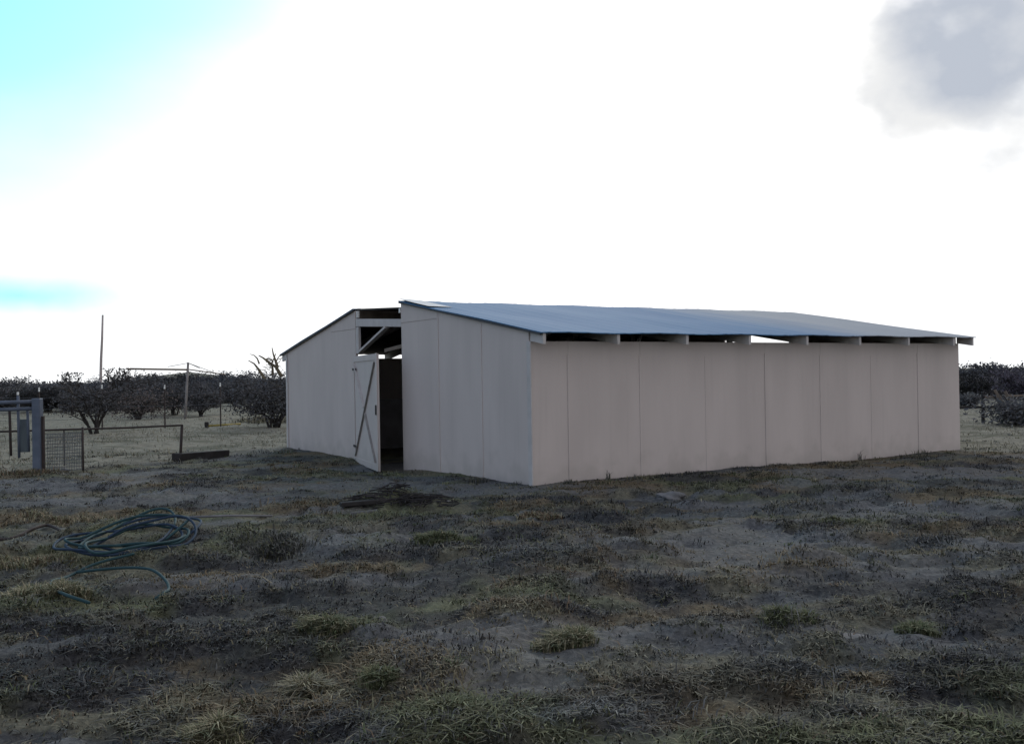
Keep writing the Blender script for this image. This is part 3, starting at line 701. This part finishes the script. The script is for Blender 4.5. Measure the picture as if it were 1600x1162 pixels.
for i, (px_, py_, w_, h_, lb) in enumerate(((950, 752, 14, .16, 'small upright weed against the long wall, nearest the barn corner'), (990, 749, 40, .09, 'dark weed tuft against the long wall beside the upright weed'), (1052, 745, 60, .07, 'low wide weed at the foot of the long wall'),
                                   (1345, 716, 22, .22, 'dark weed standing against the long wall, farthest from the doorway'), (745, 752, 70, .12, 'dark weed at the foot of the gable wall'), (890, 757, 30, .07, 'small weed under the first seam of the long wall'), (1440, 707, 30, .10, 'weed tuft near the far end of the long wall'))):
    clump('wall_weed', px_, py_ + 2, w_, h_, [DARK, GREY, OLIVE], [.7, .15, .15], lb, 'weed', WG, 160, 40 + i, (.1, .8))

M['greypipe'] = material('grey_plastic_pipe', (.17, .165, .175), (.11, .11, .115), 9, .8)
# ------------------------------------------------------------------ hoses, debris
def hose_points(pxs, rise=None, sub=10):
    P = [on(*p) for p in pxs]; P = [Vector(p) + Vector((0, 0, .014 + (rise[i] if rise else 0))) for i, p in enumerate(P)]
    out = []
    for i in range(len(P) - 1):
        p0, p1, p2, p3 = P[max(i - 1, 0)], P[i], P[i + 1], P[min(i + 2, len(P) - 1)]
        for k in range(sub):
            t = k / sub
            out.append(.5 * ((2 * p1) + (p2 - p0) * t + (2 * p0 - 5 * p1 + 4 * p2 - p3) * t * t + (3 * p1 - p0 - 3 * p2 + p3) * t ** 3))
    return out + [P[-1]]
cx_, cy_ = gp(205, 860)
gz0 = float(np.max(gh(cx_ + np.linspace(-.5, .5, 15), np.full(15, cy_))))
pts = []; random.seed(2)
turns = 6
for k in range(turns * 36):
    a = 2 * math.pi * k / 36; f = k / (turns * 36)
    rx_ = .44 + .13 * math.sin(f * 19) + .03 * math.sin(a * 2 + f * 8); ry_ = .52 + .22 * math.sin(f * 13 + 1)
    ox = .10 * math.sin(f * 9); oy = .14 * math.cos(f * 11)
    xq = cx_ + ox + rx_ * math.cos(a); yq = cy_ + oy + ry_ * math.sin(a)
    lift = max(0, math.sin(a + .4)) * (.04 + .12 * abs(math.sin(f * 7 + .3)))
    pts.append((xq, yq, gz0 + .035 * (yq - cy_) * 0 + .025 + f * .05 + lift + .015 * math.sin(3 * a + f * 30)))
hc = thing('hose_coil', (0, 0, 0), 'tangled coil of dark blue green garden hose on the ground', 'hose')
MB().tube(pts[:110], .0115, 8).build('hose', M['hoseblue'], hc, smooth_=True)
MB().tube(pts[109:], .0115, 8).build('hose', M['hose'], hc, smooth_=True)
hp = hose_points([(120, 850), (100, 838), (75, 830), (50, 836), (30, 842), (5, 846), (-40, 848)])
tag(MB().tube(hp, .016, 8).build('black_pipe', M['rust'], None, smooth_=True), 'dark length of pipe trailing left from the hose coil', 'pipe')
hp = hose_points([(210, 884), (150, 893), (105, 905), (82, 925), (85, 945), (105, 960), (140, 966)], [.045] * 7)
tag(MB().tube(hp, .0105, 8).build('hose', M['hose'], None, smooth_=True), 'teal hose end curving round the straw yellow clump', 'hose')
hp = hose_points([(120, 903), (190, 905), (235, 912), (258, 924), (264, 936), (256, 947), (243, 950)], [.045] * 7)
tag(MB().tube(hp, .0105, 8).build('hose', M['hose'], None, smooth_=True), 'teal hose end bent into a hook on bare ground', 'hose')
a_ = Vector(on(285, 815)) + Vector((0, 0, .02)); b_ = Vector(on(425, 803)) + Vector((0, 0, .03))
tag(MB().tube([a_, a_.lerp(b_, .5) + Vector((0, 0, .01)), b_], .012, 8).build('pale_pipe', M['greypipe'], None, smooth_=True), 'pale thin pipe lying on the ground right of the hose coil', 'pipe')
for (p, q_, lb) in (((530, 783), (582, 780), 'pale stick lying on top of the dark dirt heap'), ((548, 806), (590, 804), 'pale stick lying in front of the dark dirt heap')):
    a_ = Vector(on(*p)) + Vector((0, 0, .025)); b_ = Vector(on(*q_)) + Vector((0, 0, .03))
    tag(MB().bar(a_, b_, .025, .018).build('stick', M['rock'], None), lb, 'stick')
a_ = Vector(on(532, 799)) + Vector((0, 0, .05)); b_ = Vector(on(690, 788)) + Vector((0, 0, .13))
tag(MB().bar(a_, b_, .10, .05).build('timber', M['darkwood'], None, .008), 'timber darkened to a shadow tone along the dirt heap before the doorway', 'timber')  # dark colour of this timber stands in for shadow along the heap
random.seed(77); hx, hy, hz = on(628, 793); bpile = MB()
for k in range(170):
    p = Vector((max(-.6, min(.6, random.gauss(0, .33))), max(-.18, min(.18, random.gauss(0, .10))), 0)); p.z = gz(hx + p.x, hy + p.y) - hz + random.random() * .07 * math.exp(-(p.x / .5) ** 2)
    d = Vector((random.gauss(0, .14), random.gauss(0, .07), random.uniform(-.01, .07)))
    bpile.tube([p - d * .5, p + Vector((0, 0, .01)), p + d * .5], [.008, .007, .003], 4)
o = bpile.build('darkening_twigs', M['darkwood'], None); o.location = (hx, hy, hz); tag(o, 'dark twigs added over the dirt heap to darken the zone in front of the doorway', 'twigs')  # dark twigs added over the heap to deepen its shadowy zone
def rock(px_, py_, wpx, hratio, label, seed):
    x, y = gp(px_, py_); w = wpx / FPX * y / 2; bm = bmesh.new(); bmesh.ops.create_icosphere(bm, subdivisions=3, radius=1)
    r = random.Random(seed); ph = [r.uniform(0, 6) for _ in range(6)]
    for v in bm.verts:
        c = v.co; k = 1 + .18 * math.sin(c.x * 3 + ph[0]) * math.sin(c.y * 3 + ph[1]) + .12 * math.sin(c.z * 5 + ph[2] + c.x * 4)
        v.co = Vector((c.x * k * w, c.y * k * w * .8, c.z * k * w * hratio))
    me_ = bpy.data.meshes.new('rock'); bm.to_mesh(me_); bm.free(); me_.materials.append(M['rock'])
    o = bpy.data.objects.new('rock', me_); C.objects.link(o); o.location = (x, y, gz(x, y) + w * hratio * .35); tag(o, label, 'rock', 'rocks lying in the yard')
rock(701, 788, 20, .8, 'pale rock at the right end of the dirt heap', 1)
rock(593, 978, 24, .6, 'pale flat rock lying alone in the centre foreground', 2)
rock(1048, 776, 44, .4, 'broad pale stone in the soil before the long wall', 3)
rock(572, 864, 40, .14, 'thin pale flat stone on bluish silt left of the green clump', 4)
rock(1330, 992, 60, .16, 'flat greyish stone half buried in the right foreground', 5)
rock(100, 738, 14, .5, 'small pinkish stone at the foot of the mesh fence', 6)

# ------------------------------------------------------------------ left yard: gate, fences, clothesline
g0 = Vector(on(60, 742)); gt = thing('steel_gate', g0, 'blue grey steel pipe gate with thick post at the left edge of the yard', 'gate')
def rel(px_, py_, Yd, o): return at(px_, py_, Yd) - o
Yg = g0.y
gl_ = MB()
MB().box(-.065, .065, -.065, .065, -.15, 1.20).build('gate_post', M['steel'], gt, .01)
for (pa, pb) in (((-60, 631), (58, 627)), ((-60, 642), (58, 638))):
    MB().tube([rel(*pa, Yg - .3, g0), rel(*pb, Yg, g0)], .032, 10).build('gate_rail', M['steel'], gt, smooth_=True)
for pxl, top_, bot in ((28, 618, 715), (15, 640, 712), (43, 635, 705), (-20, 632, 735)):
    MB().tube([rel(pxl, top_, Yg + .1, g0), rel(pxl + 2, bot, Yg + .1, g0)], .022, 8).build('gate_bar', M['rust'] if pxl == 15 else M['steel'], gt, smooth_=True)
p_ = rel(28, 617, Yg + .1, g0); MB().bar(p_ + Vector((0, 0, .001)), p_ + Vector((0, 0, .05)), .026, .026).build('bar_tip', M['whitepaint'], gt)
p_ = rel(67.5, 650, Yg + .02, g0); MB().box(p_.x - .02, p_.x + .02, -.02, .03, -.1, p_.z).build('gate_stop', M['rust'], gt)
a_ = rel(30, 655, Yg + .18, g0); b_ = rel(46, 706, Yg + .18, g0)
MB().box(a_.x, b_.x, a_.y, a_.y + .02, b_.z, a_.z).build('gate_panel', M['gate_sheet'], gt, .004)
# wire mesh fence between the gate post and a thin stake
fa = Vector(on(72, 740)); fb = Vector(on(130, 739))
mf = thing('mesh_fence', fa, 'short wire mesh fence between the steel gate and a thin stake', 'fence')
dv = fb - fa; mm = MB(); hF = .62
for k in range(1, 22): p = dv * k / 22; mm.tube([p + Vector((0, 0, .02)), p + Vector((0, 0, hF))], .005, 4)
for k in range(12): zq = .02 + hF * k / 11.5; mm.tube([Vector((0, 0, zq)), dv + Vector((0, 0, zq))], .005, 4)
mm.build('wire_mesh', M['wire'], mf)
MB().tube([dv + Vector((0, 0, -.1)), dv + Vector((0, 0, .70))], .018, 8).build('fence_post', M['rust'], mf, smooth_=True)
# pipe rail fence
pa = Vector(on(281, 719))
pf = thing('pipe_rail_fence', pa, 'low rusty pipe rail fence ending at a square corner post', 'fence')
top = [rel(286, 664, pa.y, pa), rel(200, 668, pa.y - .5, pa), rel(100, 671, pa.y - 1.1, pa), rel(-60, 676, pa.y - 1.9, pa)]
MB().tube(top, .018, 8).build('top_rail', M['rust'], pf, smooth_=True)
MB().tube([Vector((0, 0, -.1)), top[0] + Vector((-.02, 0, -.01))], .027, 8).build('fence_post', M['rust'], pf, smooth_=True)
for k in (2, 3):
    p = top[k]; MB().tube([Vector((p.x, p.y, gz(pa.x + p.x, pa.y + p.y) - pa.z - .1)), p], .014, 8).build('fence_post', M['rust'], pf, smooth_=True)
a_ = Vector(on(275, 720)); b_ = Vector(on(352, 711))
tag(MB().bar(a_ + Vector((0, 0, .07)), b_ + Vector((0, 0, .06)), .22, .15).build('timber', M['darkwood'], None, .01), 'dark heavy timber lying at the foot of the corner fence post', 'timber')
# wire fence behind, thin posts with pale tips
wf0 = Vector(on(258, 668))
wf = thing('wire_fence', wf0, 'thin wire fence with white tipped steel posts across the back of the yard', 'fence')
posts = []
for pxl, pyb in ((-30, 676), (62, 674), (160, 671), (258, 668), (345, 666)):
    p = Vector(on(pxl, pyb)) - wf0; posts.append(p)
    t_ = 1.25
    o = MB().bar(p + Vector((0, 0, -.1)), p + Vector((0, 0, t_)), .035, .035).build('fence_post', M['rust'], wf)
    MB().bar(p + Vector((0, 0, t_ + .002)), p + Vector((0, 0, t_ + .13)), .038, .038).build('white_tip', M['whitepaint'], o)
mm = MB()
for zq in (.35, .7, 1.05): mm.tube([p + Vector((0, 0, zq)) for p in posts], .004, 4)
mm.build('wire', M['wire'], wf)
# clothesline
c0 = Vector(on(289, 656)); Yc = c0.y
cl = thing('clothesline', c0, 'tall clothesline post with one long horizontal arm and stay wires', 'clothesline')
M['palewood'] = material('pale_grey_post', (.24, .22, .21), (.17, .155, .15), 6, .85, bump=.1)
MB().tube([Vector((0, 0, -.1)), rel(291, 620, Yc, c0), rel(294, 566, Yc, c0)], [.052, .046, .042], 10).build('pole', M['palewood'], cl, smooth_=True)
MB().tube([rel(197, 576, Yc - 1.0, c0), rel(294, 577.5, Yc, c0)], .035, 8).build('arm', M['wood'], cl, smooth_=True)
MB().tube([rel(294, 577, Yc, c0), rel(352, 585, Yc + 1.4, c0)], .022, 8).build('arm', M['wood'], cl, smooth_=True)
for (px_, py_, yo) in ((262, 573, -.5), (340, 584, 1.1), (312, 575, .5)):
    MB().tube([rel(294, 567, Yc, c0), rel(px_, py_, Yc + yo, c0)], .012, 6).build('stay_wire', M['wire'], cl, smooth_=True)
M['poledry'] = material('sun_bleached_pole', (.42, .37, .35), (.34, .30, .28), 6, .9)
# bare pole far off
p0 = at(157, 600, 62); pz = gz(p0.x, 62)
bp_ = MB().tube([Vector((0, 0, -.3)), Vector((0, 0, 1.2)), at(158, 560, 62) - Vector((p0.x, 62, pz)), at(159.5, 530, 62) - Vector((p0.x, 62, pz)), at(160.5, 492, 62) - Vector((p0.x, 62, pz))], [.11, .10, .085, .075, .06], 8).build('bare_pole', M['poledry'], None, smooth_=True)
bp_.location = (p0.x, 62, pz); tag(bp_, 'tall thin bare pole rising behind the scrub on the left', 'pole')
# stub with a yellow pipe
s0 = Vector(on(323, 666)); st_ = thing('pipe_stub', s0, 'short dark stub with a yellow pipe lying beside it in dry grass', 'pipe')
MB().box(-.06, .06, -.05, .05, -.05, .17).build('stub', M['darkwood'], st_, .01)
MB().tube([Vector((.06, 0, .04)), Vector(on(376, 664)) - s0 + Vector((0, 0, .04))], .03, 8).build('pipe', M['yellow'], st_, smooth_=True)

# ------------------------------------------------------------------ right yard
r0 = Vector(on(1536, 658)); rf = thing('corral_fence', r0, 'old wooden corral fence with leaning slats beyond the right end of the barn', 'fence')
Yr = r0.y
for pxl, tp, bt, yo in ((1536, 612, 660, 0), (1587, 617, 645, 1.0), (1625, 615, 655, .4)):
    a_ = rel(pxl, bt, Yr + yo, r0); b_ = rel(pxl, tp, Yr + yo, r0)
    MB().bar(a_, b_, .07, .07).build('fence_post', M['darkwood'], rf, .006)
MB().bar(rel(1496, 637, Yr + .1, r0), rel(1566, 635, Yr + .1, r0), .04, .07).build('rail', M['darkwood'], rf)
MB().bar(rel(1536, 620, Yr + .2, r0), rel(1640, 616, Yr + .4, r0), .04, .05).build('rail', M['wood'], rf)
for k in range(4):
    MB().bar(rel(1546 + 8 * k, 608 + k, Yr - .3, r0), rel(1573 + 6 * k, 645 + k, Yr - .5, r0), .05, .07).build('slat', M['darkwood'] if k % 2 == 0 else M['wood'], rf)
x, y, z = on(1512, 636); shrub('low_bush', (x, y, z), .45, .9, 'small dark bush by the corral rail just past the barn end', 'bush', trunk_h=.05, stems=7, leaves=12, size=.04, seed=61)
x, y, z = on(1592, 662); shrub('low_bush', (x, y, z), .5, 1.8, 'low dark spreading bush in front of the leaning slats', 'bush', trunk_h=.03, stems=8, leaves=12, size=.045, seed=62)
x, y, z = on(1608, 640); shrub('mesquite_tree', (x, y, z), 1.5, 1.7, 'tall dark tree at the right edge behind the corral fence', 'tree', trunk_h=.3, stems=8, leaves=36, size=.04, spread=.06, seed=63, tintc=(1.0, .85, 1.05))
bpy.context.view_layer.update()
